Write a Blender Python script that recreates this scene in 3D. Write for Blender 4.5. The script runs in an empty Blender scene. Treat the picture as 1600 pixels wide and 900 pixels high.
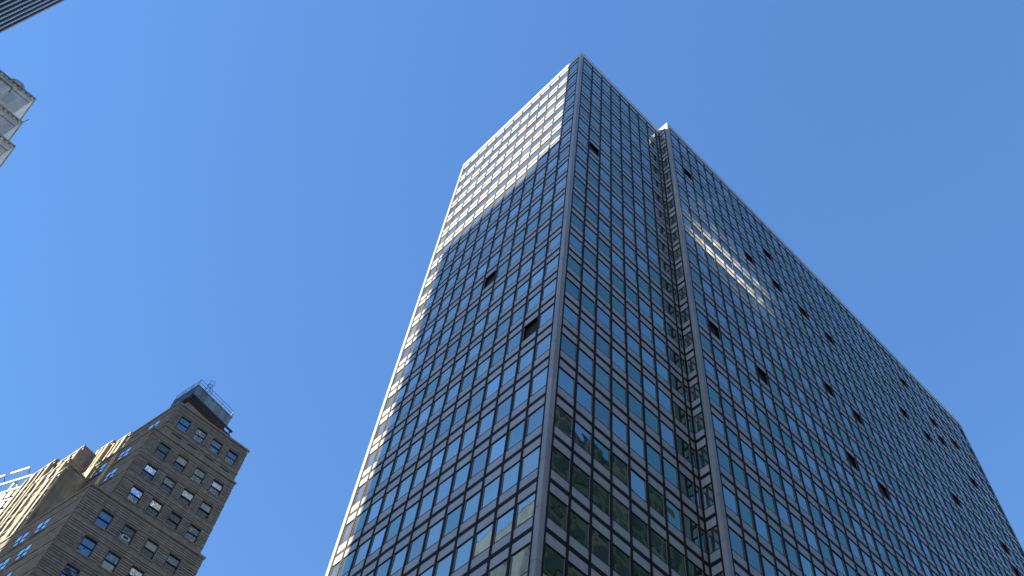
import bpy, bmesh, math, random
from mathutils import Vector, Matrix
random.seed(7)
R = math.radians
scene = bpy.context.scene
col = scene.collection

# ------------------------------------------------------------------ camera
CAM = Vector((25.3228, -22.0876, 1.6))
RX = Vector((0.69383773, 0.71486688, 0.08691691))
UX = Vector((0.59279733, -0.63550642, 0.49469477))
FX = Vector((-0.40887716, 0.29171378, 0.86470951))
FPX = 1535.49                                       # focal length in pixels of a 1600 px wide frame
cd = bpy.data.cameras.new('camera'); cam = bpy.data.objects.new('camera', cd); col.objects.link(cam)
cd.sensor_width = 36.0; cd.lens = 36.0 * FPX / 1600.0
cd.clip_start = 0.1; cd.clip_end = 6000
m4 = Matrix((RX, UX, -FX)).transposed().to_4x4(); m4.translation = CAM
cam.matrix_world = m4
scene.camera = cam

# ------------------------------------------------------------------ light
SUN_AZ, SUN_EL = R(22), R(30)                        # azimuth measured from -y towards -x
sdir = Vector((-math.sin(SUN_AZ) * math.cos(SUN_EL), -math.cos(SUN_AZ) * math.cos(SUN_EL), math.sin(SUN_EL)))
sl = bpy.data.lights.new('sun', 'SUN'); sl.energy = 5.0; sl.angle = R(0.53); sl.color = (1.0, 0.89, 0.67)
sun = bpy.data.objects.new('sun', sl); col.objects.link(sun)
sun.rotation_euler = sdir.to_track_quat('Z', 'Y').to_euler()
w = bpy.data.worlds.new('World'); scene.world = w; w.use_nodes = True
nt = w.node_tree
sky = nt.nodes.new('ShaderNodeTexSky'); sky.sky_type = 'NISHITA'; sky.sun_disc = False
sky.sun_elevation = SUN_EL; sky.sun_rotation = math.atan2(sdir.x, sdir.y)
sky.altitude = 0; sky.air_density = 1.5; sky.dust_density = 0.0; sky.ozone_density = 10.0
nt.nodes['Background'].inputs[1].default_value = 0.085
# the photographed sky is more even than the model's: compress the range of the whole sky a little
bw = nt.nodes.new('ShaderNodeRGBToBW'); nt.links.new(sky.outputs[0], bw.inputs[0])
pw = nt.nodes.new('ShaderNodeMath'); pw.operation = 'POWER'; pw.inputs[1].default_value = -0.4
nt.links.new(bw.outputs[0], pw.inputs[0])
sc = nt.nodes.new('ShaderNodeVectorMath'); sc.operation = 'SCALE'
nt.links.new(sky.outputs[0], sc.inputs[0]); nt.links.new(pw.outputs[0], sc.inputs['Scale'])
nt.links.new(sc.outputs[0], nt.nodes['Background'].inputs[0])
scene.view_settings.view_transform = 'Standard'; scene.view_settings.look = 'None'
scene.view_settings.exposure = 1.75; scene.view_settings.gamma = 1.0
scene.cycles.sample_clamp_indirect = 0.0; scene.cycles.blur_glossy = 0.1; scene.cycles.caustics_reflective = True
scene.cycles.max_bounces = 8; scene.cycles.glossy_bounces = 5; scene.cycles.diffuse_bounces = 4

# ------------------------------------------------------------------ materials
def new_mat(name):
    m = bpy.data.materials.new(name); m.use_nodes = True
    return m, m.node_tree.nodes, m.node_tree.links, m.node_tree.nodes['Principled BSDF']

def solid(name, c, rough=0.6, metal=0.0, var=0.15, scale=3.0, bump=0.0, bscale=40.0, stretch=(1, 1, 1), streak=0.0):
    """base colour with noise variation, optional vertical streaks of dirt, fine bump"""
    m, N, L, b = new_mat(name)
    tc = N.new('ShaderNodeNewGeometry')
    mp = N.new('ShaderNodeMapping'); mp.inputs['Scale'].default_value = stretch
    L.new(tc.outputs['Position'], mp.inputs['Vector'])
    n = N.new('ShaderNodeTexNoise'); n.inputs['Scale'].default_value = scale; n.inputs['Detail'].default_value = 5
    L.new(mp.outputs[0], n.inputs['Vector'])
    rp = N.new('ShaderNodeValToRGB')
    rp.color_ramp.elements[0].position = 0.3; rp.color_ramp.elements[1].position = 0.7
    lo = [x * (1 - var) for x in c]; hi = [min(1, x * (1 + var)) for x in c]
    rp.color_ramp.elements[0].color = (*lo, 1); rp.color_ramp.elements[1].color = (*hi, 1)
    L.new(n.outputs[0], rp.inputs[0])
    out = rp.outputs[0]
    oi = N.new('ShaderNodeObjectInfo')
    mr = N.new('ShaderNodeMapRange'); mr.inputs[3].default_value = 1 - var * 0.6; mr.inputs[4].default_value = 1 + var * 0.6
    L.new(oi.outputs['Random'], mr.inputs[0])
    mx = N.new('ShaderNodeMix'); mx.data_type = 'RGBA'; mx.blend_type = 'MULTIPLY'; mx.inputs[0].default_value = 1
    L.new(out, mx.inputs[6]); L.new(mr.outputs[0], mx.inputs[7]); out = mx.outputs[2]
    if streak:
        mp2 = N.new('ShaderNodeMapping'); mp2.inputs['Scale'].default_value = (2.2, 2.2, 0.12)
        L.new(tc.outputs['Position'], mp2.inputs['Vector'])
        n2 = N.new('ShaderNodeTexNoise'); n2.inputs['Scale'].default_value = 1.0; n2.inputs['Detail'].default_value = 6
        L.new(mp2.outputs[0], n2.inputs['Vector'])
        mr2 = N.new('ShaderNodeMapRange'); mr2.inputs[1].default_value = 0.35; mr2.inputs[2].default_value = 0.65
        mr2.inputs[3].default_value = 1 - streak; mr2.inputs[4].default_value = 1
        L.new(n2.outputs[0], mr2.inputs[0])
        mx2 = N.new('ShaderNodeMix'); mx2.data_type = 'RGBA'; mx2.blend_type = 'MULTIPLY'; mx2.inputs[0].default_value = 1
        L.new(out, mx2.inputs[6]); L.new(mr2.outputs[0], mx2.inputs[7]); out = mx2.outputs[2]
    L.new(out, b.inputs['Base Color'])
    b.inputs['Roughness'].default_value = rough; b.inputs['Metallic'].default_value = metal
    if bump:
        n3 = N.new('ShaderNodeTexNoise'); n3.inputs['Scale'].default_value = bscale; n3.inputs['Detail'].default_value = 4
        L.new(mp.outputs[0], n3.inputs['Vector'])
        bp = N.new('ShaderNodeBump'); bp.inputs['Strength'].default_value = bump; bp.inputs['Distance'].default_value = 0.02
        L.new(n3.outputs[0], bp.inputs['Height']); L.new(bp.outputs[0], b.inputs['Normal'])
    return m

def glass(name, tint, body, refl, wob=0.012, wscale=0.5):
    """mirror-coated window glass: a tinted reflection over what shows of the room behind"""
    m = bpy.data.materials.new(name); m.use_nodes = True
    N, L = m.node_tree.nodes, m.node_tree.links
    N.remove(N['Principled BSDF']); out = N['Material Output']
    g = N.new('ShaderNodeBsdfGlossy'); g.inputs['Color'].default_value = (*tint, 1); g.inputs['Roughness'].default_value = 0.015
    d = N.new('ShaderNodeBsdfDiffuse')
    geo = N.new('ShaderNodeNewGeometry')
    n = N.new('ShaderNodeTexNoise'); n.inputs['Scale'].default_value = wscale; n.inputs['Detail'].default_value = 1.5
    L.new(geo.outputs['Position'], n.inputs['Vector'])
    bp = N.new('ShaderNodeBump'); bp.inputs['Strength'].default_value = 1.0; bp.inputs['Distance'].default_value = wob
    L.new(n.outputs[0], bp.inputs['Height']); L.new(bp.outputs[0], g.inputs['Normal'])
    # rooms behind: soft uneven tone
    n2 = N.new('ShaderNodeTexNoise'); n2.inputs['Scale'].default_value = 0.35; n2.inputs['Detail'].default_value = 3
    L.new(geo.outputs['Position'], n2.inputs['Vector'])
    rp = N.new('ShaderNodeValToRGB')
    rp.color_ramp.elements[0].position = .35; rp.color_ramp.elements[1].position = .7
    rp.color_ramp.elements[0].color = (*[x * .6 for x in body], 1); rp.color_ramp.elements[1].color = (*[x * 1.4 for x in body], 1)
    L.new(n2.outputs[0], rp.inputs[0]); L.new(rp.outputs[0], d.inputs['Color'])
    lw = N.new('ShaderNodeFresnel'); lw.inputs['IOR'].default_value = 1.7
    mr = N.new('ShaderNodeMapRange'); mr.inputs[3].default_value = refl; mr.inputs[4].default_value = 1.0
    L.new(lw.outputs[0], mr.inputs[0])
    mx = N.new('ShaderNodeMixShader')
    L.new(mr.outputs[0], mx.inputs[0]); L.new(d.outputs[0], mx.inputs[1]); L.new(g.outputs[0], mx.inputs[2])
    L.new(mx.outputs[0], out.inputs['Surface'])
    return m

M = {}
M['panel'] = solid('grey_spandrel_metal', (0.335, 0.365, 0.405), 0.36, 0.0, 0.07, 0.6, 0.0, streak=0.12)
M['column'] = solid('grey_column_cladding', (0.295, 0.315, 0.345), 0.45, 0.0, 0.08, 0.8, 0.05, 30, streak=0.22)
M['coping'] = solid('light_coping_metal', (0.46, 0.46, 0.46), 0.45, 0.0, 0.05, 0.6, streak=0.1)
for _n, _c in (('bronze', (0.017, 0.013, 0.011)), ('band', (0.015, 0.012, 0.011))):
    M[_n] = solid('dark_' + _n, _c, 0.6, 0.0, 0.2, 1.5); M[_n].node_tree.nodes['Principled BSDF'].inputs['Specular IOR Level'].default_value = 0.15
for _n in ('column', 'coping'): M[_n].node_tree.nodes['Principled BSDF'].inputs['Specular IOR Level'].default_value = 0.3
M['jamb'] = solid('satin_metal_jamb', (0.16, 0.16, 0.16), 0.5, 0.0, 0.1)
M['core'] = solid('black_backing', (0.010, 0.010, 0.011), 0.7, 0.0, 0.1)
GL = [glass('office_glass', (0.72, 0.82, 0.76), (0.135, 0.125, 0.11), 0.55),
      glass('office_glass_dull', (0.62, 0.74, 0.70), (0.115, 0.11, 0.10), 0.43),
      glass('office_glass_bright', (0.78, 0.88, 0.84), (0.12, 0.115, 0.10), 0.63),
      glass('office_glass_green', (0.56, 0.76, 0.68), (0.10, 0.12, 0.105), 0.44),
      glass('office_glass_over_blind', (0.72, 0.80, 0.76), (0.20, 0.20, 0.185), 0.46)]
GE = [glass('dim_sky_glass', (0.64, 0.79, 0.78), (0.030, 0.038, 0.041), 0.39),  # set for the right faces, dimmer sky reflection built into its colours
      glass('dim_sky_glass_dull', (0.52, 0.70, 0.64), (0.026, 0.036, 0.038), 0.30),
      glass('dim_sky_glass_bright', (0.66, 0.82, 0.78), (0.030, 0.038, 0.040), 0.43),
      glass('dim_sky_glass_green', (0.46, 0.72, 0.62), (0.030, 0.046, 0.042), 0.30),
      glass('dim_sky_glass_over_blind', (0.62, 0.77, 0.72), (0.075, 0.085, 0.082), 0.28)]
M['brick'] = solid('grey_brown_brick', (0.245, 0.233, 0.215), 0.85, 0.0, 0.22, 1.6, 0.5, 26, (1, 1, 3.2), 0.25)
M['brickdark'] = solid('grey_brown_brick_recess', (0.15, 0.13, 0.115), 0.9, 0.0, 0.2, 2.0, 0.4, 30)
M['trim'] = solid('grey_stone_trim', (0.24, 0.225, 0.205), 0.8, 0.0, 0.18, 1.2, 0.25, 20, streak=0.2)
M['tan'] = solid('sunlit_sand_tone', (0.40, 0.33, 0.235), 0.85, 0.0, 0.22, 0.9, 0.3, 12, streak=0.25)  # sand tone; on the end wall it paints in reflected sunlight
M['frame'] = solid('dark_window_paint', (0.018, 0.019, 0.022), 0.5, 0.0, 0.1)
BG = [glass('sash_glass', (0.60, 0.70, 0.80), (0.010, 0.012, 0.015), 0.34, 0.03, 1.6),
      glass('sash_glass_dim', (0.5, 0.56, 0.6), (0.03, 0.03, 0.028), 0.18, 0.06, 2.6),
      glass('sash_glass_with_blind', (0.7, 0.76, 0.76), (0.36, 0.37, 0.35), 0.14, 0.07, 2.0),
      glass('sash_glass_pale', (0.9, 0.94, 0.97), (0.05, 0.05, 0.055), 0.85, 0.05, 1.2)]
M['blind'] = solid('pale_blind_behind_glass', (0.30, 0.31, 0.30), 0.35, 0.0, 0.15, 3.0)
M['whitewin'] = solid('white_window_paint', (0.75, 0.76, 0.78), 0.5, 0.0, 0.05)
M['steelclad'] = solid('blue_grey_sheet_metal', (0.23, 0.275, 0.30), 0.42, 0.25, 0.15, 1.5, streak=0.3)
M['steel'] = solid('dark_steel', (0.03, 0.032, 0.036), 0.5, 0.3, 0.2)
M['galv'] = solid('galvanised_rail', (0.13, 0.14, 0.15), 0.45, 0.5, 0.15)
M['stone'] = solid('pale_grey_stone', (0.84, 0.81, 0.74), 0.8, 0.0, 0.14, 0.5, 0.15, 10, streak=0.3)
M['stonedk'] = solid('weathered_stone_trim', (0.36, 0.36, 0.35), 0.85, 0.0, 0.2, 1.0, 0.2, 10, streak=0.3)
M['fin'] = solid('pale_aluminium_fin', (0.66, 0.68, 0.70), 0.4, 0.0, 0.06, 1.0)
M['darkglass'] = solid('dark_tower_glass', (0.004, 0.005, 0.007), 0.5, 0.0, 0.2); M['darkglass'].node_tree.nodes['Principled BSDF'].inputs['Specular IOR Level'].default_value = 0.1
M['cream'] = solid('cream_painted_wall', (0.50, 0.44, 0.33), 0.7, 0.0, 0.1, 1.0, streak=0.15)
M['white'] = solid('white_painted_steel', (0.46, 0.47, 0.47), 0.45, 0.0, 0.05)
M['eastglass'] = glass('green_black_glass', (0.16, 0.22, 0.22), (0.016, 0.026, 0.025), 0.12, 0.02)
M['eaststone'] = solid('dark_green_stone', (0.022, 0.030, 0.029), 0.7, 0.0, 0.3, 0.5)
M['asphalt'] = solid('asphalt', (0.05, 0.05, 0.052), 0.9, 0.0, 0.2, 2.0, 0.3, 60)
M['paving'] = solid('concrete_paving', (0.27, 0.26, 0.25), 0.85, 0.0, 0.15, 1.5, 0.2, 30)
M['paint'] = solid('white_road_paint', (0.75, 0.75, 0.72), 0.7, 0.0, 0.1)
M['roof'] = solid('roof_membrane', (0.22, 0.22, 0.22), 0.9, 0.0, 0.15)

# ------------------------------------------------------------------ mesh helpers
class MB:
    """collects shapes, links them as ONE mesh object"""
    def __init__(s): s.v = []; s.f = []; s.mi = []
    def box(s, o, ax, ay, az, mi=0):
        """o = corner, ax/ay/az = edge vectors (right handed)"""
        o, ax, ay, az = Vector(o), Vector(ax), Vector(ay), Vector(az)
        k = len(s.v)
        for z in (0, 1):
            for y in (0, 1):
                for x in (0, 1): s.v.append(o + ax * x + ay * y + az * z)
        for f in ((0, 2, 3, 1), (4, 5, 7, 6), (0, 1, 5, 4), (2, 6, 7, 3), (0, 4, 6, 2), (1, 3, 7, 5)):
            s.f.append([k + i for i in f]); s.mi.append(mi)
    def prism(s, pts, z0, z1, mi=0):
        """vertical prism over a plan polygon (counter clockwise)"""
        k = len(s.v); n = len(pts)
        for z in (z0, z1):
            for p in pts: s.v.append(Vector((p[0], p[1], z)))
        s.f.append([k + n - 1 - i for i in range(n)]); s.f.append([k + n + i for i in range(n)]); s.mi += [mi, mi]
        for i in range(n):
            j = (i + 1) % n
            s.f.append([k + i, k + j, k + n + j, k + n + i]); s.mi.append(mi)
    def tube(s, a, b, r, n=6, mi=0):
        a, b = Vector(a), Vector(b); d = (b - a).normalized()
        u = d.orthogonal().normalized(); v = d.cross(u); k = len(s.v)
        for p in (a, b):
            for i in range(n):
                t = 2 * math.pi * i / n; s.v.append(p + (u * math.cos(t) + v * math.sin(t)) * r)
        for i in range(n):
            j = (i + 1) % n; s.f.append([k + i, k + j, k + n + j, k + n + i]); s.mi.append(mi)
        s.f.append([k + n - 1 - i for i in range(n)]); s.f.append([k + n + i for i in range(n)]); s.mi += [mi, mi]
    def build(s, name, mats, parent=None, kind=None):
        if not isinstance(mats, (list, tuple)): mats = [mats]
        off = Vector(parent_origin(parent)) if parent else Vector((0, 0, 0))
        me = bpy.data.meshes.new(name)
        me.from_pydata([p - off for p in s.v], [], s.f)
        for q in mats: me.materials.append(q)
        if len(mats) > 1: me.polygons.foreach_set('material_index', s.mi)
        me.update()
        o = bpy.data.objects.new(name, me); col.objects.link(o)
        if parent: o.parent = parent
        if kind: o['kind'] = kind
        return o

def parent_origin(p):
    v = Vector((0, 0, 0))
    while p: v += p.location; p = p.parent
    return v

def thing(name, label, cat, loc=(0, 0, 0), group=None):
    o = bpy.data.objects.new(name, None); col.objects.link(o)
    o.empty_display_size = 1; o.location = loc; o['label'] = label; o['category'] = cat
    if group: o['group'] = group
    return o

_unit = {}
def unit_mesh(name, mat):
    """shared 1 x 1 x 1 box centred on the origin"""
    key = (name, mat.name)
    if key not in _unit:
        me = bpy.data.meshes.new(name)
        v = [(x, y, z) for z in (-.5, .5) for y in (-.5, .5) for x in (-.5, .5)]
        me.from_pydata(v, [], [(0, 2, 3, 1), (4, 5, 7, 6), (0, 1, 5, 4), (2, 6, 7, 3), (0, 4, 6, 2), (1, 3, 7, 5)])
        me.materials.append(mat); _unit[key] = me
    return _unit[key]

def piece(name, mat, parent, centre, u, nrm, size, tilt=(0, 0)):
    """box piece: size = (along u, along outward normal, up); shares its mesh"""
    o = bpy.data.objects.new(name, unit_mesh(name, mat)); col.objects.link(o)
    z = Vector((0, 0, 1)); u = Vector(u); y = Vector(nrm)
    mw = Matrix((u, y, z)).transposed() if u.cross(y).z > 0 else Matrix((-u, y, z)).transposed()
    if tilt != (0, 0):
        mw = Matrix.Rotation(tilt[0], 3, z) @ Matrix.Rotation(tilt[1], 3, u) @ mw
    o.rotation_euler = mw.to_euler(); o.scale = size
    o.parent = parent; o.location = Vector(centre) - parent_origin(parent)
    return o

def proj(p):
    v = Vector(p) - CAM; d = v.dot(FX)
    if d <= 0.1: return None
    return (800 + FPX * v.dot(RX) / d, 450 - FPX * v.dot(UX) / d)

def pix_area(c, u, hu, hz):
    """visible picture area in pixels of a flat piece; 0 outside the frame"""
    q = [proj(Vector(c) + Vector(u) * a * hu + Vector((0, 0, b * hz))) for a, b in ((-1, -1), (1, -1), (1, 1), (-1, 1))]
    if any(x is None for x in q): return 0
    cx = sum(x[0] for x in q) / 4; cy = sum(x[1] for x in q) / 4
    if not (-15 < cx < 1615 and -15 < cy < 915): return 0
    return 0.5 * abs(sum(q[i][0] * q[(i + 1) % 4][1] - q[(i + 1) % 4][0] * q[i][1] for i in range(4)))

def struct(o): o['kind'] = 'structure'; return o

# ------------------------------------------------------------------ ground, roads, pavements
def sheet(name, x0, y0, x1, y1, z, mat):
    mb = MB(); k = 0
    mb.v = [Vector((x0, y0, z)), Vector((x1, y0, z)), Vector((x1, y1, z)), Vector((x0, y1, z))]; mb.f = [[0, 1, 2, 3]]; mb.mi = [0]
    return struct(mb.build(name, mat))
sheet('ground', -2500, -2500, 2500, 2500, -0.012, M['paving'])
sheet('road', -1200, -32, 1200, -11, -0.006, M['asphalt'])
sheet('road', 11, -1200, 25, -32.0, -0.006, M['asphalt'])
sheet('road', 11, -11.0, 25, 1200, -0.006, M['asphalt'])
for nm, x0, y0, x1, y1 in (('pavement', -200, -11, 11, 0.6), ('pavement', 1.4, 0.6, 11, 200), ('pavement', 25, -11, 34.6, 200),
                           ('pavement', -200, -45, 11, -32), ('pavement', 25, -200, 45, -32)):
    mb = MB(); mb.box((x0, y0, -0.02), (x1 - x0, 0, 0), (0, y1 - y0, 0), (0, 0, 0.14)); struct(mb.build(nm, M['paving']))
mb = MB()
for i in range(14): mb.box((11.5 + i, -10.6, -0.004), (0.5, 0, 0), (0, 3.0, 0), (0, 0, 0.006))
for i in range(-40, 40):
    if not 10 < i * 6 < 26: mb.box((i * 6, -21.6, -0.004), (3, 0, 0), (0, 0.12, 0), (0, 0, 0.006))
struct(mb.build('road_marking', M['paint']))

# ------------------------------------------------------------------ the glass office tower
ZW = 115.5
WL, WR, A, D, WLE = 1.5654, 1.5703, 0.3834, 1.3576, 1.16
YRET = A + WR * 8.5 - 0.165                       # the short return wall
ysc = A + WR * 8.5 + 0.2192                       # first mullion of the long wing
Zk = [0.0, -4.26, -8.02, -11.72, -15.42, -19.06, -22.84, -26.45, -30.12, -33.77, -37.46, -41.13, -44.86, -48.49, -52.08,
      -55.66, -59.36, -63.2, -67.12, -70.92, -74.62, -78.25]
while Zk[-1] > -111: Zk.append(Zk[-1] - 3.7)
Zk = [z + ZW for z in Zk]
NDET = 24
XW = -(A + 12 * WL + WLE + A)                    # west edge of the left face
YN = ysc + 38 * WR + 1.0                         # far end of the long wing

tower = thing('office_tower', 'tall dark office tower of glass and grey spandrels with a notched corner', 'office tower', (-10, 7, 0))
o = MB()
o.box((XW + 0.25, 0.25, 0), (-XW - 0.5, 0, 0), (0, YRET + 6, 0), (0, 0, ZW + 0.3))
o.box((XW + 0.25, YRET + 0.25, 0), (D - XW - 0.5, 0, 0), (0, YN - YRET - 0.5, 0), (0, 0, ZW + 0.296))
o.build('wall_core', M['core'], tower)
o = MB(); o.box((XW + 0.3, 0.3, ZW + 0.31), (-XW - 0.6, 0, 0), (0, YN - 0.9, 0), (0, 0, 0.1)); o.build('roof_deck', M['roof'], tower)

faces = []   # origin, along, normal, mullion positions, open cells
faces.append(dict(o=Vector((0, 0, 0)), u=Vector((-1, 0, 0)), n=Vector((0, -1, 0)),
                  m=[A + WL * i for i in range(13)] + [A + 12 * WL + WLE], open={(5, 11), (1, 15)}))
faces.append(dict(o=Vector((0, 0, 0)), u=Vector((0, 1, 0)), n=Vector((1, 0, 0)),
                  m=[A + WR * i for i in range(9)] + [YRET - 0.02], open={(1, 6)}))
faces.append(dict(o=Vector((0, YRET, 0)), u=Vector((1, 0, 0)), n=Vector((0, -1, 0)), m=[0.02, D - A], open=set()))
faces.append(dict(o=Vector((D, ysc, 0)), u=Vector((0, 1, 0)), n=Vector((1, 0, 0)),
                  m=[WR * i for i in range(39)] + [38 * WR + 0.72],
                  open={(1, 2), (7, 4), (10, 2), (10, 4), (13, 4), (16, 4), (1, 11), (5, 11), (13, 8), (16, 8), (28, 1), (25, 4),
                        (31, 2), (28, 4), (31, 3), (34, 2), (13, 11), (16, 11), (34, 4), (28, 7), (34, 7), (34, 8)}))
panes, panels, rails, jambs = [], [], [], []
MW = 0.17
for fi, F in enumerate(faces):
    u, n = F['u'], F['n']
    for k in range(len(Zk) - 1):
        zt = Zk[k] - 0.17; zb = Zk[k + 1] + 0.17; H = zt - zb
        hp = 0.205 * H; g = 0.022 * H
        for b in range(len(F['m']) - 1):
            a0, a1 = F['m'][b] + MW / 2, F['m'][b + 1] - MW / 2
            wdt = a1 - a0
            if wdt < 0.15: continue
            c = F['o'] + u * ((a0 + a1) / 2)
            z1 = zt - hp; z2 = zt - hp - g; z3 = zb + hp + g; z4 = zb + hp
            panels.append((c + n * -0.03 + Vector((0, 0, (zt + z1) / 2)), u, n, (wdt, 0.06, zt - z1)))
            panels.append((c + n * -0.03 + Vector((0, 0, (z4 + zb) / 2)), u, n, (wdt, 0.06, z4 - zb)))
            for za, zc in ((z1, z2), (z3, z4)): rails.append((c + n * -0.025 + Vector((0, 0, (za + zc) / 2)), u, n, (wdt, 0.06, za - zc), 0, None))
            for e in (-1, 1): jambs.append((c + u * (e * (wdt / 2 - 0.022)) + n * -0.038 + Vector((0, 0, (z2 + z3) / 2)), u, n, (0.044, 0.05, z2 - z3 - 0.004), 0, None))
            panes.append((c + n * -0.055 + Vector((0, 0, (z2 + z3) / 2)), u, n, (wdt - 0.03, 0.02, z2 - z3), (b, k) in F['open'], fi, b, k))
# the 300 that show largest become parts, the rest one merged part each
panes.sort(key=lambda q: -(pix_area(q[0], q[1], q[3][0] / 2, q[3][2] / 2) + (1e5 if q[4] else 0)))
panels.sort(key=lambda q: -pix_area(q[0], q[1], q[3][0] / 2, q[3][2] / 2))

def merged(name, items, mats, kind='stuff'):
    mb = MB()
    for c, u, n, s, mi, tl in items:
        uu = u if u.cross(n).z > 0 else -u
        z = Vector((0, 0, 1))
        if tl:
            r = Matrix.Rotation(tl[0], 3, z) @ Matrix.Rotation(tl[1], 3, uu)
            U, Nn, Z = r @ uu, r @ n, r @ z
        else: U, Nn, Z = uu, n, z
        mb.box(c - U * s[0] / 2 - Nn * s[1] / 2 - Z * s[2] / 2, U * s[0], Nn * s[1], Z * s[2], mi)
    return mb.build(name, mats, tower, kind)

rest = []
for i, (c, u, n, s, op, fi, b, k) in enumerate(panes):
    rr = random.random()
    gi = 0 if rr < .46 else 1 if rr < .70 else 2 if rr < .84 else 3 if rr < .94 else 4
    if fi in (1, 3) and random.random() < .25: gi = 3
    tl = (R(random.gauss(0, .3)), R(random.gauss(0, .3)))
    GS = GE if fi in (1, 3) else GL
    if op:
        # sash swung into the dark room about its far edge
        fr = MB(); uu = u
        ang = R(62)
        d = (uu * math.cos(ang) - n * math.sin(ang))
        base = c - uu * s[0] / 2
        p = piece('open_window_sash', GL[1], tower, base + d * s[0] / 2 - n * 0.05, d, n * math.cos(ang) + uu * math.sin(ang), (s[0], 0.03, s[2]))
        p['label'] = 'window sash standing open on a dark room'
        mb = MB()                                           # dark reveal of the opening, proud of the backing
        for e in (-1, 1):
            mb.box(c + uu * (e * s[0] / 2 - 0.02) - Vector((0, 0, s[2] / 2)) - n * 0.06, (0.04 * uu) if uu.cross(n).z > 0 else (0.04 * n), (0.04 * n) if uu.cross(n).z > 0 else (0.04 * uu), (0, 0, s[2]))
        mb.build('window_reveal', M['bronze'], tower)
        continue
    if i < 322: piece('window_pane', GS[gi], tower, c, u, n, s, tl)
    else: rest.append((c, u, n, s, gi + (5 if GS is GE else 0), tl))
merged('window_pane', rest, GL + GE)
rest = []
for i, (c, u, n, s) in enumerate(panels):
    if i < 300: piece('spandrel_panel', M['panel'], tower, c, u, n, s)
    else: rest.append((c, u, n, s, 0, (R(random.gauss(0, .1)), R(random.gauss(0, .1)))))
merged('spandrel_panel', rest, [M['panel']])
merged('window_rail', rails, [M['bronze']])
merged('window_jamb', jambs, [M['jamb']])
for F in faces:
    u, n = F['u'], F['n']; L = F['m'][-1] - F['m'][0]; mid = (F['m'][-1] + F['m'][0]) / 2
    for a in F['m']:                                          # vertical mullions, proud of the panels
        piece('mullion', M['bronze'], tower, F['o'] + u * a + n * -0.045 + Vector((0, 0, (ZW - 0.0) / 2 + 0.1)), u, n, (MW - 0.004, 0.17, ZW - 0.05))
    for k in range(1, len(Zk)):                              # dark horizontal joint at every floor
        piece('floor_band', M['band'], tower, F['o'] + u * mid + n * -0.05 + Vector((0, 0, Zk[k])), u, n, (L, 0.13, 0.34))
    piece('floor_band', M['band'], tower, F['o'] + u * mid + n * -0.052 + Vector((0, 0, Zk[0])), u, n, (L, 0.126, 0.34))

# corner columns: cladding pieces with open joints
def corner_piece(cx, cy, sx, sy, z0, z1, wx, wy):
    """L-shaped cover of an outside corner; arms run to sx*wx and sy*wy, proud 4 cm"""
    t, pr = 0.12, 0.045
    X = lambda q: cx + sx * q; Y = lambda q: cy + sy * q
    pts = [(X(-pr), Y(-pr)), (X(wx), Y(-pr)), (X(wx), Y(t)), (X(t), Y(t)), (X(t), Y(wy)), (X(-pr), Y(wy))]
    if sx * sy < 0: pts = pts[::-1]
    mb = MB(); mb.prism(pts, z0, z1); return mb.build('corner_panel', M['column'], tower)
def joints(extra):
    zs = [ZW + 0.02]
    for k in range(len(Zk) - 1):
        H = Zk[k] - Zk[k + 1]
        if k in extra: zs.append(Zk[k] - 0.16 * H)
        zs.append(Zk[k] - 0.64 * H)
    return zs + [0.0]
zs = joints({15, 16, 17})
for z1, z0 in zip(zs[:-1], zs[1:]): corner_piece(0, 0, -1, 1, z0 + 0.02, z1 - 0.015, A - 0.06, A - 0.06)
zs = joints({16})
for z1, z0 in zip(zs[:-1], zs[1:]): corner_piece(D, YRET, -1, 1, z0 + 0.02, z1 - 0.015, A - 0.06, ysc - YRET - 0.06)
for cx, cy, sx, sy in ((XW, 0, 1, 1), (D, YN, -1, -1)):       # far corners, one long cover each
    o = corner_piece(cx, cy, sx, sy, 0, ZW + 0.02, A - 0.07, A - 0.07)

# coping along the roof edge, in lengths
def coping(p0, u, n, L, nseg):
    for i in range(nseg):
        l0, l1 = L * i / nseg, L * (i + 1) / nseg
        piece('coping', M['coping'], tower, Vector(p0) + u * (l0 + l1) / 2 + n * -0.115 + Vector((0, 0, ZW + 0.69)), u, n, (l1 - l0 - 0.012, 0.33, 1.12))
coping((-0.28, 0, 0), Vector((-1, 0, 0)), Vector((0, -1, 0)), -XW - 0.28, 7)
coping((0, -0.05, 0), Vector((0, 1, 0)), Vector((1, 0, 0)), YRET - 0.0 + 0.05, 5)
coping((0.05, YRET, 0), Vector((1, 0, 0)), Vector((0, -1, 0)), D - 0.05 - 0.28, 1)
coping((D, YRET - 0.05, 0), Vector((0, 1, 0)), Vector((1, 0, 0)), YN - YRET + 0.05, 20)

# west wall (seen only as reflections): same rhythm, merged
mb = MB()
wy0, wn = 0.5, 26
for k in range(len(Zk) - 1):
    H = Zk[k] - Zk[k + 1]
    mb.box((XW + 0.02, 0.4, Zk[k] - 0.28 * H), (0.2, 0, 0), (0, YN - 0.8, 0), (0, 0, 0.2 * H), 0)
    mb.box((XW + 0.02, 0.4, Zk[k + 1] + 0.08 * H), (0.2, 0, 0), (0, YN - 0.8, 0), (0, 0, 0.2 * H), 0)
    mb.box((XW + 0.06, 0.4, Zk[k] - 0.7 * H), (0.17, 0, 0), (0, YN - 0.8, 0), (0, 0, 0.4 * H), 1)
for i in range(48): mb.box((XW - 0.06, 0.5 + i * 1.57, 0.5), (0.25, 0, 0), (0, 0.12, 0), (0, 0, ZW - 0.6), 2)
mb.build('west_wall_cladding', [M['panel'], GL[0], M['bronze']], tower, 'stuff')

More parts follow.
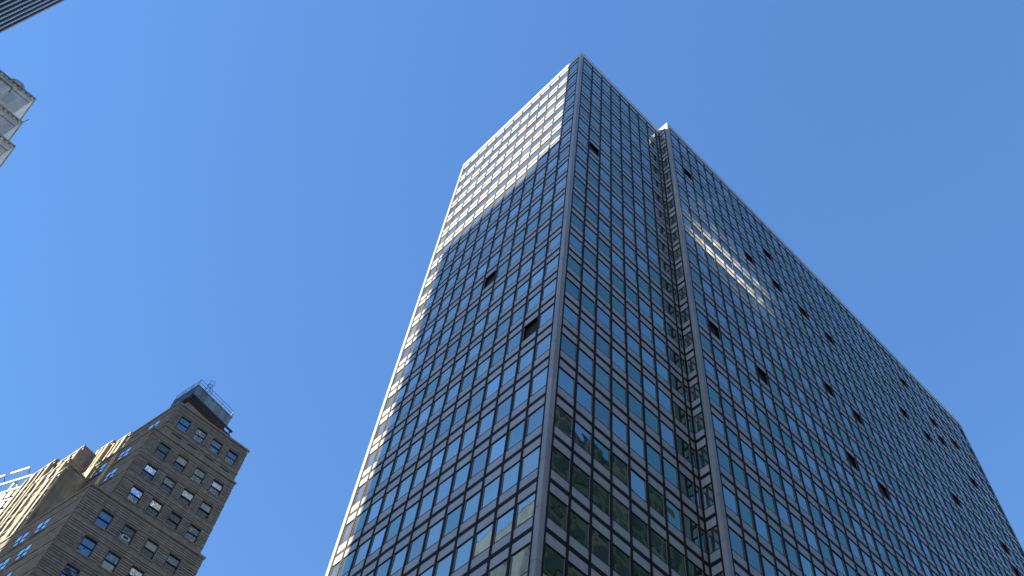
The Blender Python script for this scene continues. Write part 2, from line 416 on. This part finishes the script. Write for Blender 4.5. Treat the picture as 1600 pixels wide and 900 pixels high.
# ------------------------------------------------------------------ the stepped brick building
ZB = 73.02
BO = Vector((-52.47742109, -8.06202737, 0)); Bn = Vector((0.02541906, 0.99967688, 0)); Bm = Vector((0.99967688, -0.02541906, 0))
Bl = Vector((-0.988, -0.155, 0)).normalized(); Bf = Vector((Bl.y, -Bl.x, 0)) * 1.0   # outward normal of the street front
if Bf.y > 0: Bf = -Bf
def bp(s, off, z): return BO + Bn * s + Bm * off + Vector((0, 0, z + ZB))
brick = thing('brick_building', 'stepped grey brown brick building with a metal hut on its narrow top', 'brick building', bp(4, -8, -ZB))
def body(name, sL, sR, off, z0, z1, L, mat):
    P1 = bp(sL, off, 0); P2 = bp(sR, off, 0); P4 = P1 + Bl * L; P3 = P2 + Bl * (L + 1)
    mb = MB(); mb.prism([(p.x, p.y) for p in (P1, P2, P3, P4)], z0 + ZB, z1 + ZB); return mb.build(name, mat, brick)
SEC = [dict(nm='A', sL=-0.40, sR=8.98, off=0.0, top=13.55, bot=8.0, rows=[12.12], s0=0.53, w=2.12, L=15),
       dict(nm='B', sL=-1.25, sR=9.15, off=0.35, top=7.95, bot=-4.6, rows=[6.8, 3.4, 0.0], s0=0.0, w=2.294, L=15),
       dict(nm='C', sL=-3.54, sR=9.10, off=2.52, top=-4.65, bot=-ZB, rows=[-6.31 - 3.4 * i for i in range(6)], s0=-1.59, w=2.503, L=26)]
WW, WH = 1.30, 1.98
courses = []          # (centre, u, n, size)
front_courses = []
def band(s0, s1, off, z0, z1, proud, mat, name, extra=0.0):
    c = (bp(s0, off, 0) + bp(s1, off, 0)) / 2 + Bm * (proud / 2 - 0.05)
    piece(name, mat, brick, c + Vector((0, 0, (z0 + z1) / 2)), Bn, Bm, (s1 - s0, proud + 0.1, z1 - z0))
def fband(P, t0, t1, z0, z1, proud, mat, name):
    c = P + Bl * (t0 + t1) / 2 + Bf * (proud / 2 - 0.05)
    piece(name, mat, brick, Vector((c.x, c.y, (z0 + z1) / 2 + ZB)), Bl, Bf, (t1 - t0, proud + 0.1, z1 - z0))
def sash_window(centre, u, n, w_, h_, mats, name='window', white=False, deep=0.0):
    """frame with two sashes, each with its pane, and a sill"""
    mb = MB(); c = Vector(centre); z = Vector((0, 0, 1)); U = u if u.cross(n).z > 0 else -u
    def bx(x0, x1, z0, z1, y0, y1): mb.box(c + U * x0 + n * y0 + z * z0, U * (x1 - x0), n * (y1 - y0), z * (z1 - z0))
    f = 0.085
    bx(-w_ / 2, w_ / 2, h_ / 2 - 0.13, h_ / 2, -0.22, -0.01); bx(-w_ / 2, w_ / 2, -h_ / 2, -h_ / 2 + 0.07, -0.22, -0.05)
    bx(-w_ / 2, -w_ / 2 + f, -h_ / 2 + 0.07, h_ / 2 - 0.13, -0.22, -0.012); bx(w_ / 2 - f, w_ / 2, -h_ / 2 + 0.07, h_ / 2 - 0.13, -0.22, -0.012)
    bx(-w_ / 2 + f, w_ / 2 - f, -0.05, 0.04, -0.22, -0.08)
    fr = mb.build(name, M['frame'] if not white else M['whitewin'], brick)
    for zc, mt, yy in ((h_ * 0.235, mats[0], -0.13 + deep), (-h_ * 0.245, mats[1], -0.17 + deep)):
        q = MB(); hh = h_ * 0.19
        tl = random.gauss(0, .012)
        q.box(c + U * (-w_ / 2 + f) + n * (yy - 0.01) + z * (zc - hh - 0.02), U * (w_ - 2 * f), n * 0.02, z * (2 * hh + 0.03) + n * tl)
        q.build('pane', mt, fr)
    q = MB(); q.box(c + U * (-w_ / 2 - 0.1) + n * -0.05 + z * (-h_ / 2 - 0.12), U * (w_ + 0.2), n * 0.17, z * 0.11)
    q.build('sill', M['trim'], fr)
    return fr
def skin(name, P, u, n, t0, t1, z0, z1, holes, mat, thick=0.3):
    """wall slab with openings: holes = (t0, t1, z0, z1); holes of one row share their heights"""
    rows = {}
    for h in holes: rows.setdefault((h[2], h[3]), []).append(h)
    mb = MB(); U = u if u.cross(n).z > 0 else -u
    def bx(a, b, c, d):
        if b - a < 0.01 or d - c < 0.01: return
        q = P + u * (a if U == u else b) - n * thick; mb.box((q.x, q.y, c + ZB), U * (b - a), n * thick, (0, 0, d - c))
    z = z1
    for (c, d) in sorted(rows, reverse=True):
        if c < z0: continue
        bx(t0, t1, d, z); x = t0
        for h in sorted(rows[(c, d)]): bx(x, h[0], c, d); x = h[1]
        bx(x, t1, c, d); z = c
    bx(t0, t1, z0, z)
    return mb.build(name, mat, brick)
FH = 1.75
for S in SEC:
    nm, L = S['nm'], S['L']; low = max(S['bot'], -29.0)
    P1 = bp(S['sL'], S['off'], 0) - Bm * 0.3 - Bf * 0.3; P2 = bp(S['sR'], S['off'], 0) - Bm * 0.3
    pl = [P1, P2, P2 + Bl * (L + .7), P1 + Bl * (L - .3)]
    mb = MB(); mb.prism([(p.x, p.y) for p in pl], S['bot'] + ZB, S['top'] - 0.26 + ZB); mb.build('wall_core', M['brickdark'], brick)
    if nm == 'C':
        mb = MB(); P1, P2 = bp(S['sL'], S['off'], 0), bp(S['sR'], S['off'], 0)
        mb.prism([(p.x, p.y) for p in (P1, P2, P2 + Bl * L, P1 + Bl * L)], 0, low + ZB); mb.build('lower_wall', M['brick'], brick)
    rows = [z for z in S['rows'] if z - WH > low + .3]
    holes = [(S['s0'] + S['w'] * c, S['s0'] + S['w'] * c + WW, z - WH, z) for z in rows for c in range(4)]
    O0 = bp(0, S['off'], 0); O0.z = 0
    skin('wall', O0, Bn, Bm, S['sL'], S['sR'], low, S['top'] - 0.25, holes, M['brick'])
    PL = bp(S['sL'], S['off'], 0); PL.z = 0
    fw = {'A': [(2.0, 2)], 'B': [(2.6, 2), (6.6, 2)], 'C': [(4.4, 2), (7.6, 2), (12.6, 1), (16.6, 1), (20.6, 1)]}[nm]
    S['fw'] = [(t + 0.16 + j * 1.02, z) for z in rows for t, n_ in fw for j in range(n_)]
    skin('front_wall', PL, Bl, Bf, 0.3, L - .3, low, S['top'] - 0.25, [(t, t + 0.92, z - 0.05 - FH, z - 0.05) for t, z in S['fw']], M['brick'])
    band(S['sL'] - 0.1, S['sR'] + 0.1, S['off'], S['top'] - 0.24, S['top'], 0.18, M['trim'], 'parapet_cap')
    fband(PL, 0.0, L - 1, S['top'] - 0.242, S['top'] - 0.002, 0.18, M['trim'], 'parapet_cap')
    z = S['rows'][0] + 0.18
    while z + 0.24 < S['top'] - 0.3:
        courses.append((S['sL'], S['sR'], S['off'], z, z + 0.2)); front_courses.append((PL, 0.0, L - 1, z, z + 0.2)); z += 0.27
    for r, zt in enumerate(rows):
        zb = zt - WH
        if r > 0:
            for q in range(2):
                zz = zt + 0.14 + q * 0.27
                courses.append((S['sL'], S['sR'], S['off'], zz, zz + 0.2)); front_courses.append((PL, 0, L - 1, zz, zz + 0.2))
        band(S['sL'] - 0.03, S['sR'] + 0.03, S['off'], zb - 0.74, zb - 0.62, 0.12, M['trim'], 'string_course')
        fband(PL, 0.0, L - 1, zb - 0.742, zb - 0.622, 0.12, M['trim'], 'string_course')
        for q in range(7):
            z0 = zb + 0.03 + q * 0.272; z1 = z0 + 0.2
            e = [S['sL']] + [x for c in range(4) for x in (S['s0'] + S['w'] * c - 0.02, S['s0'] + S['w'] * c + WW + 0.02)] + [S['sR']]
            for a in range(0, 10, 2):
                if e[a + 1] - e[a] > 0.2: courses.append((e[a], e[a + 1], S['off'], z0, z1))
            ts = [0.0] + [x for t, z in S['fw'] if z == zt for x in (t - 0.03, t + 0.95)] + [L - 1]
            for a in range(0, len(ts) - 1, 2):
                if ts[a + 1] - ts[a] > 0.2: front_courses.append((PL, ts[a], ts[a + 1], z0, z1))
        for c in range(4):
            if (nm == 'C' and c == 0) or nm == 'A': mats = [BG[0], BG[0]]
            else: mats = [random.choice([BG[0], BG[2], BG[1], BG[3]]), random.choice([BG[0], BG[2], BG[1], BG[1]])]
            sash_window(bp(S['s0'] + S['w'] * c + WW / 2, S['off'], zt - WH / 2) - Bm * 0.02, Bn, Bm, WW, WH, mats)
    for t, z in S['fw']:
        c = PL + Bl * (t + 0.46) + Bf * 0.10
        sash_window(Vector((c.x, c.y, z - 0.05 - FH / 2 + ZB)), Bl, Bf, 0.92, FH, [BG[3], BG[3]], deep=0.125)
# courses as parts (street side of the narrow face), the long front as one
for i, (s0, s1, off, z0, z1) in enumerate(courses):
    if i < 300: band(s0, s1, off, z0, z1 - 0.012, 0.10, M['brick'], 'brick_course')
mb = MB()
for (s0, s1, off, z0, z1) in courses[300:]:
    mb.box(bp(s0, off, z0) - Bm * 0.05, Bm * 0.15, Bn * (s1 - s0), (0, 0, z1 - z0))
for (P, t0, t1, z0, z1) in front_courses:
    a = P + Bl * t0 - Bf * 0.05; a.z = z0 + ZB
    mb.box(a, Bf * 0.15, Bl * (t1 - t0), (0, 0, z1 - z0 - 0.012))
mb.build('front_brick_courses', M['brick'], brick, 'stuff')
# slit vents between the top section and the one below
for i in range(4):
    piece('slit_vent', M['frame'], brick, bp(1.15 + i * 2.12, 0.02, 9.05), Bn, Bm, (1.2, 0.08, 0.13))
band(-0.42, 9.0, 0.0, 9.45, 9.6, 0.08, M['trim'], 'string_course')
# sand coloured piers of the street front
PB = bp(SEC[1]['sL'], SEC[1]['off'], 0); PC = bp(SEC[2]['sL'], SEC[2]['off'], 0)
def pier(P, t, wd, z0, z1, pr):
    q = P + Bl * t - Bf * 0.3; mb = MB()
    mb.box((q.x, q.y, z0 + ZB), Bf * (0.3 + pr), Bl * wd, (0, 0, z1 - z0)); return mb.build('pier', M['tan'], brick)
for t, wd, z1, pr in ((5.0, 0.9, 7.0, 0.25), (9.2, 1.3, 7.4, 0.4)): pier(PB, t, wd, -4.7, z1, pr)

# wings further along the street front, set forward block by block
def ray(px, py):
    v = FX + RX * ((px - 800) / FPX) - UX * ((py - 450) / FPX); return v.normalized()
def wing(t0, t1, s_out, z0, z1, mat, name='wing_block'):
    P = BO + Bf * s_out + Bl * t0
    Q = BO + Bl * t0 + Bf * -8
    mb = MB(); mb.box((Q.x, Q.y, z0 + ZB), Bf * (s_out + 8), Bl * (t1 - t0), (0, 0, z1 - z0))
    return mb.build(name, mat, brick)
def wing_front(t0, t1, s, z0, z1):
    """piers, string courses and windows on the street side of a wing"""
    n_ = max(2, round((t1 - t0) / 1.75)); st_ = (t1 - t0) / n_
    for i in range(n_ + 1):
        q = BO + Bl * (t0 + st_ * i - (0.0 if i == 0 else 0.5 if i == n_ else 0.25)) + Bf * (s - 0.02); mb = MB()
        mb.box((q.x, q.y, z0 + ZB), Bf * 0.32, Bl * 0.5, (0, 0, z1 - z0 - 0.5 - 0.3 * (i % 2))); mb.build('pier', M['tan' if i % 2 == 0 else 'brick'], brick)
    z = z1 - 3.0
    mbb = MB()
    while z > max(z0, -22) + 0.3:
        for i in range(n_):
            q = BO + Bl * (t0 + st_ * (i + .5)) + Bf * (s + 0.13)
            sash_window(Vector((q.x, q.y, z + 0.9 + ZB)), Bl, Bf, 0.9, 1.7, [BG[3], BG[3]], deep=0.125)
        q = BO + Bl * t0 + Bf * (s - 0.01)
        for dz in (-0.55, -0.95, 1.95, 2.25): mbb.box((q.x, q.y, z + dz + ZB), Bf * (0.16 if dz < -.9 else 0.1), Bl * (t1 - t0), (0, 0, 0.2))
        z -= 3.4
    mbb.build('wing_course', M['brick'], brick)
for t0, t1, so, z0, z1 in ((8.6, 11.2, .45, 4.0, 13.9), (11.2, 13.4, .85, 4.0, 13.8), (13.4, 18.5, 2.6, 9.2, 12.5), (9.6, 12.8, 3.6, -5, 5.6),
                           (12.8, 18.5, 3.2, -5, 9.2), (18.5, 23.2, 3.0, -20, 13.0)):
    wing(t0, t1, so, z0, z1, M['brick']); wing_front(t0, t1, so, z0, z1)
    q = BO + Bl * (t0 - .08) + Bf * (so - 3); mb = MB(); mb.box((q.x, q.y, z1 + ZB), Bf * 3.12, Bl * (t1 - t0 + .1), (0, 0, 0.22)); mb.build('parapet_cap', M['trim'], brick)
# end wall of the forward wing, reflected sunlight painted in as sand colour
q = BO + Bl * 9.55 + Bf * 0.6; mb = MB(); mb.box((q.x, q.y, ZB - 4.9), Bf * 2.95, Bl * 0.045, (0, 0, 10.4)); mb.build('sun_toned_end_wall', M['tan'], brick)
for t, so, zz, h in ((9.2, .4, 14.12, .5), (11.6, .8, 14.02, .5), (19.0, 2.9, 13.22, .7), (20.6, 2.9, 13.22, .4), (21.8, 2.9, 13.22, .6)):
    q = BO + Bl * t + Bf * (so - 0.5); mb = MB(); mb.box((q.x, q.y, zz + ZB - 0.01), Bf * 0.5, Bl * 0.8, (0, 0, h)); mb.build('parapet_stub', M['trim'], brick)

# raised stone parapet behind the top cap
mb = MB()
e_ = Vector((-0.166, 0.986, 0)).normalized(); en = Vector((0.986, 0.166, 0)).normalized()
p0 = bp(0.3, -0.9, 13.3)
mb.box(p0, en * 0.35, e_ * 6.4, (0, 0, 1.7)); mb.build('raised_parapet', M['trim'], brick)

# ---- metal hut on the roof
HT = Vector((-53.96438383, -7.53023248, 0)); HZ = 92.3
hut = thing('rooftop_hut', 'blue grey sheet metal hut with railings on top of the brick building', 'hut', (HT.x, HT.y, HZ - 2.4))
def hp(a, dpt, z): return HT + e_ * a - en * dpt + Vector((0, 0, HZ + z))
mb = MB(); mb.box(hp(0.03, 4.2, -1.62), en * 4.17, e_ * 5.58, (0, 0, 1.58)); mb.build('hut_wall', M['steel'], hut)
npan = 7
for i in range(npan):
    wd = 5.64 / npan
    piece('cladding_panel', M['steelclad'], hut, hp(wd * (i + .5), 0.0, -0.82), e_, en, (wd - 0.035, 0.05, 1.6))
for i in range(5):
    piece('cladding_panel', M['steel'], hut, HT + Vector((0, 0, HZ - 0.82)) - en * (0.42 + 0.83 * i) - e_ * 0.0, en, -e_, (0.80, 0.05, 1.6))
piece('roof_edge', M['steelclad'], hut, hp(2.82, 2.05, 0.02), e_, en, (5.75, 4.3, 0.07))
for zz, dp in ((-1.78, 0.02), (-2.55, 0.02)):
    piece('base_beam', M['steel'], hut, hp(3.2, dp, zz), e_, en, (6.7, 0.22, 0.2 if zz > -2 else 0.12))
piece('base_beam', M['steel'], hut, HT + Vector((0, 0, HZ - 1.9)) - en * 2.1, en, -e_, (4.4, 0.2, 0.3))
for i in range(8):
    mb = MB(); a = 0.0 + i * 0.9; mb.tube(hp(a, 0.02, -2.55), hp(a, 0.02, -1.8), 0.07); mb.build('stub_post', M['steel'], hut)
for i in range(5):
    mb = MB(); a = 0.45 + i * 1.35; mb.tube(hp(a, 0.02, -2.5), hp(a + .6, 0.02, -1.85), 0.045); mb.build('brace', M['steel'], hut)
rail = thing('roof_railing', 'thin grey pipe railing round the top of the roof hut', 'railing', tuple(hp(0, 0, 0)))
pts = [hp(0, 4.1, 0.05), hp(0, 0, 0.05), hp(5.62, 0, 0.05), hp(5.62, 4.1, 0.05)]
for i in range(3):
    for h in (0.55, 1.05):
        mb = MB(); mb.tube(pts[i] + Vector((0, 0, h)), pts[i + 1] + Vector((0, 0, h)), 0.028); mb.build('rail', M['galv'], rail)
for a, dp in ((0, 4.1), (0, 2.7), (0, 1.35), (0, 0), (1.9, 0), (3.7, 0), (5.62, 0), (5.62, 2.0), (5.62, 4.1)):
    mb = MB(); mb.tube(hp(a, dp, 0.05), hp(a, dp, 1.1), 0.03); mb.build('post', M['galv'], rail)
lad = thing('caged_ladder', 'caged metal ladder on the front of the roof hut', 'ladder', tuple(hp(1.2, 0, -1.4)))
for a in (0.98, 1.42):
    mb = MB(); mb.tube(hp(a, -0.12, -1.5), hp(a, -0.12, 1.7), 0.03); mb.build('stringer', M['galv'], lad)
for i in range(10):
    mb = MB(); mb.tube(hp(0.98, -0.12, -1.35 + i * .3), hp(1.42, -0.12, -1.35 + i * .3), 0.016); mb.build('rung', M['galv'], lad)
def arc(zz, n=8): return [hp(1.2 - 0.36 * math.cos(math.pi * i / n), -0.12 - 0.5 * math.sin(math.pi * i / n), zz) for i in range(n + 1)]
for zz in (0.2, 0.95, 1.7):
    mb = MB(); q = arc(zz)
    for a, b in zip(q[:-1], q[1:]): mb.tube(a, b, 0.025, 5)
    mb.build('hoop', M['galv'], lad)
for i in (2, 4, 6):
    mb = MB(); mb.tube(arc(0.2)[i], arc(1.7)[i], 0.018, 5); mb.build('cage_bar', M['galv'], lad)
# air conditioner in one window, pole on the roof
acp = bp(-1.59 + 2.503 + WW / 2, 2.52, -6.31 - WH + 0.38)
ac = thing('air_conditioner', 'small boxy air conditioner in a lower window of the brick building', 'air conditioner', tuple(acp))
mb = MB(); mb.box(acp - Bn * 0.34 - Bm * 0.1 - Vector((0, 0, 0.22)), Bm * 0.36, Bn * 0.68, (0, 0, 0.44)); mb.build('case', M['whitewin'], ac)
mb = MB(); mb.box(acp - Bn * 0.27 + Bm * 0.26 - Vector((0, 0, 0.16)), Bm * 0.006, Bn * 0.54, (0, 0, 0.32)); mb.build('grille', M['frame'], ac)
q = BO + Bl * 12.6 + Bf * 0.3; mb = MB(); mb.tube((q.x, q.y, ZB + 14.2), (q.x, q.y, ZB + 15.6), 0.03); mb.tube((q.x, q.y, ZB + 15.6), (q.x + .5, q.y + .9, ZB + 14.2), 0.02)
o = mb.build('roof_pole', M['steel']); o['label'] = 'thin dark pole standing on the roof of the brick building'; o['category'] = 'pole'

# ------------------------------------------------------------------ cream building with white steel lattice at the far left
Q0 = CAM + ray(52, 742) * 1.0
d = ray(52, 742); t = 118 / math.hypot(d.x, d.y); QR = CAM + d * t
cu = Vector((-0.92, -0.39, 0)).normalized(); cn = Vector((0.39, -0.92, 0)).normalized()
cre = thing('cream_building', 'cream wall topped by a white steel lattice at the lower left edge', 'building', (QR.x, QR.y, 0))
mb = MB(); q = Vector((QR.x, QR.y, 0)) - cn * 0.6; mb.box((q.x, q.y, 0), cu * 30, cn * -18 * -1 * -1, (0, 0, QR.z - 6.2)); mb.build('wall', M['cream'], cre)
mb = MB(); mb.box((q.x, q.y, QR.z - 6.2), cu * 30, -cn * 12, (0, 0, 5.2)); mb.build('dark_plant_screen', M['steel'], cre)
for i in range(3):
    mb = MB(); a = Vector((QR.x, QR.y, QR.z - 0.2 - i * 2.3)); mb.box(a - Vector((0, 0, 0.13)), cu * 30, cn * 0.2 * -1 * -1, (0, 0, 0.28)); mb.build('lattice_rail', M['white'], cre)
for i in range(11):
    a = Vector((QR.x, QR.y, 0)) + cu * (3.0 * i) - cn * 0.22
    mb = MB(); mb.box((a.x, a.y, QR.z - 7.0), cu * 0.24, cn * 0.2, (0, 0, 7.0)); mb.build('lattice_post', M['white'], cre)
for i in range(0, 10, 2):
    a = Vector((QR.x, QR.y, QR.z - 4.8)) + cu * (3.0 * i) - cn * 0.3; b = a + cu * 3.0 + Vector((0, 0, 4.6))
    mb = MB(); mb.tube(a, b, 0.09); mb.build('lattice_brace', M['white'], cre)
for i in range(6):
    a = Vector((QR.x, QR.y, QR.z + 0.7)) + cu * (0.5 + 4.4 * i) + cn * 0.6
    mb = MB(); mb.box(a, cu * 3.4, cn * 0.3, (0, 0, 0.28)); mb.build('roof_lamp_bar', M['white'], cre)
    mb = MB(); b = a + cu * 0.2; mb.tube(b, b - Vector((0, 0, 0.9)) - cn * 0.6, 0.05); mb.build('lamp_bracket', M['steel'], cre)

# ------------------------------------------------------------------ dark tower with pale fins (top left corner)
PX, PY, PZ = -37.9, -47.1, 4.0 + ZW
fin = thing('finned_tower', 'black tower striped with thin pale vertical fins at the top left corner', 'office tower', (PX + 14, PY - 14, 0))
mb = MB(); mb.box((PX + 0.05, PY - 27.9, 0), (29, 0, 0), (0, 27.75, 0), (0, 0, PZ)); mb.build('glass_wall', M['darkglass'], fin)
mb = MB(); mb.box((PX + 13.5, PY - 24, PZ), (15, 0, 0), (0, 23.2, 0), (0, 0, 2.6)); mb.build('added_shadow_step', M['darkglass'], fin)  # unseen roof step, added to raise the shadow edge on the left face
mb = MB(); mb.box((PX + 16.4, PY - 24, PZ + 2.6), (12.3, 0, 0), (0, 23.0, 0), (0, 0, 36)); mb.build('roof_block', M['darkglass'], fin)  # tall unseen block, added to keep the corner bays in shadow
for i in range(29):
    piece('fin', M['fin'], fin, (PX + 0.30 + 1.0 * i, PY - 0.1, PZ / 2), Vector((1, 0, 0)), Vector((0, 1, 0)), (0.19, 0.12, PZ - 0.1))

# ------------------------------------------------------------------ pale stone tower with setbacks (left edge)
st = thing('stone_tower', 'pale grey stone tower with stepped setbacks at the upper left edge', 'stone tower', (-62, -52, 0))
def ypt(px, py, x):
    v = ray(px, py); t = (x - CAM.x) / v.x; return CAM + v * t
for (px, py), x, hgt, W, nm in (((55, 155), -52.6, 0, 14, 1), ((34.3, 191.5), -51.4, 0, 15, 2), ((23, 229), -50.2, 0, 16, 3)):
    P = ypt(px, py, x); base = 0
    mb = MB(); mb.box((x - W, P.y - 14, 0), (W, 0, 0), (0, 14, 0), (0, 0, P.z - 0.3)); mb.build('setback_wall', M['stone'], st)
    mb = MB(); mb.box((x - W - .1, P.y - 14.1, P.z - 0.3), (W + 0.28, 0, 0), (0, 14.22, 0), (0, 0, 0.3)); mb.build('cornice', M['stonedk'], st)
    mb = MB(); mb.box((x + 0.0, P.y - 14, P.z - 1.5), (0.06, 0, 0), (0, 13.9, 0), (0, 0, 0.09)); mb.build('moulding', M['stonedk'], st)
    for i in range(22):
        piece('dentil', M['stone'], st, (x + 0.07, P.y - 0.25 - i * 0.62, P.z - 0.46), Vector((0, 1, 0)), Vector((1, 0, 0)), (0.3, 0.16, 0.3))
    for i in range(5):
        piece('pilaster', M['stone'], st, (x + 0.05, P.y - 0.5 - i * 3.0, P.z - 6.2), Vector((0, 1, 0)), Vector((1, 0, 0)), (0.7, 0.12, 9.0))
        piece('carved_panel', M['stone'], st, (x + 0.02, P.y - 2.0 - i * 3.0, P.z - 3.4), Vector((0, 1, 0)), Vector((1, 0, 0)), (1.5, 0.08, 2.2))
    if nm == 1:
        # rounded stone cresting, a scroll over the roof edge
        C = ypt(27, 131, x + 0.15)
        for r0, th in ((1.05, 0.5), (0.8, 0.62), (0.5, 0.74)):
            mb = MB(); n_ = 16; k = 0
            pts = [(math.cos(math.pi * i / n_), math.sin(math.pi * i / n_)) for i in range(n_ + 1)]
            for xx in (x - 0.4, x - 0.4 + th):
                for c_, s_ in pts: mb.v.append(Vector((xx, C.y + r0 * c_, C.z - 0.2 + r0 * s_ * 1.1)))
            m_ = n_ + 1
            mb.f.append(list(range(m_))[::-1]); mb.f.append(list(range(m_, 2 * m_)))
            for i in range(n_): mb.f.append([i, i + 1, m_ + i + 1, m_ + i])
            mb.f.append([n_, 0, m_, 2 * m_ - 1]); mb.mi = [0] * len(mb.f)
            mb.build('scroll_cresting', M['stone'] if th != 0.62 else M['stonedk'], st)
        mb = MB(); mb.box((x + 0.02, P.y - 14, P.z - 4.9), (0.75, 0, 0), (0, 11.6, 0), (0, 0, 2.4)); mb.build('balcony_front', M['stone'], st)
        mb = MB(); mb.box((x + 0.02, P.y - 14, P.z - 2.5), (0.95, 0, 0), (0, 11.75, 0), (0, 0, 0.18)); mb.build('balcony_cap', M['stonedk'], st)
mb = MB(); mb.box((-80, -72, 0), (17, 0, 0), (0, 14, 0), (0, 0, 128)); mb.build('rear_shade_block', M['stone'], st)  # unseen taller block, added to shade the hut and brick front
q = ypt(34.3, 191.5, -51.4); mb = MB(); mb.tube((q.x - .2, q.y - .1, q.z), (q.x - .2, q.y + .1, q.z + 1.6), 0.035); mb.build('lightning_rod', M['steel'], st)

# ------------------------------------------------------------------ dark tower across the side street (seen as a reflection)
ea = thing('dark_glass_tower', 'dark green glazed tower mirrored in the lower office windows', 'office tower', (52, 26, 0))
EX, EY, EL, EZ = 40.0, -12.0, 77.0, ZW + 4.6
mb = MB(); mb.box((EX + 0.3, EY, 0), (24, 0, 0), (0, EL, 0), (0, 0, EZ)); mb.build('wall', M['eaststone'], ea)
mb = MB()
for k in range(32):
    for i in range(25): mb.box((EX + 0.2, EY + 0.9 + i * 3.0, 3 + k * 3.7), (0.15, 0, 0), (0, 2.3, 0), (0, 0, 2.4))
mb.build('window', M['eastglass'], ea, 'stuff')
mb = MB(); mb.box((EX + 1.5, EY + 44, EZ), (12, 0, 0), (0, 9, 0), (0, 0, 2.6)); mb.build('roof_block', M['eaststone'], ea)
# added unseen mirror panes, each aimed to throw sunlight onto the long wing
M['reflector'] = bpy.data.materials.new('reflector_mirror'); M['reflector'].use_nodes = True
_b = M['reflector'].node_tree.nodes['Principled BSDF']; _b.inputs['Base Color'].default_value = (0.42, 0.405, 0.375, 1); _b.inputs['Metallic'].default_value = 1.0; _b.inputs['Roughness'].default_value = 0.10
mb = MB(); rnd = random.Random(3)
for i in range(24):
    for k in range(12):
        c = Vector((39.3, -9.4 + i * 1.03, ZW - 4.6 - k * 1.85))
        j = (i * 7 + k * 5) % 24
        tgt = Vector((D, 16.2 + 10.6 * (((j + rnd.random()) / 24) ** 1.2), ZW - 27.6 + rnd.expovariate(1 / 3.4)))
        h = (sdir + (tgt - c).normalized()).normalized()
        u = Vector((0, 0, 1)).cross(h).normalized(); v = h.cross(u)
        mb.box(c - u * 0.46 - v * 0.62 - h * 0.06, u * 0.92, v * 1.24, h * 0.06)
mb.build('added_sun_reflector', M['reflector'], ea, 'stuff')
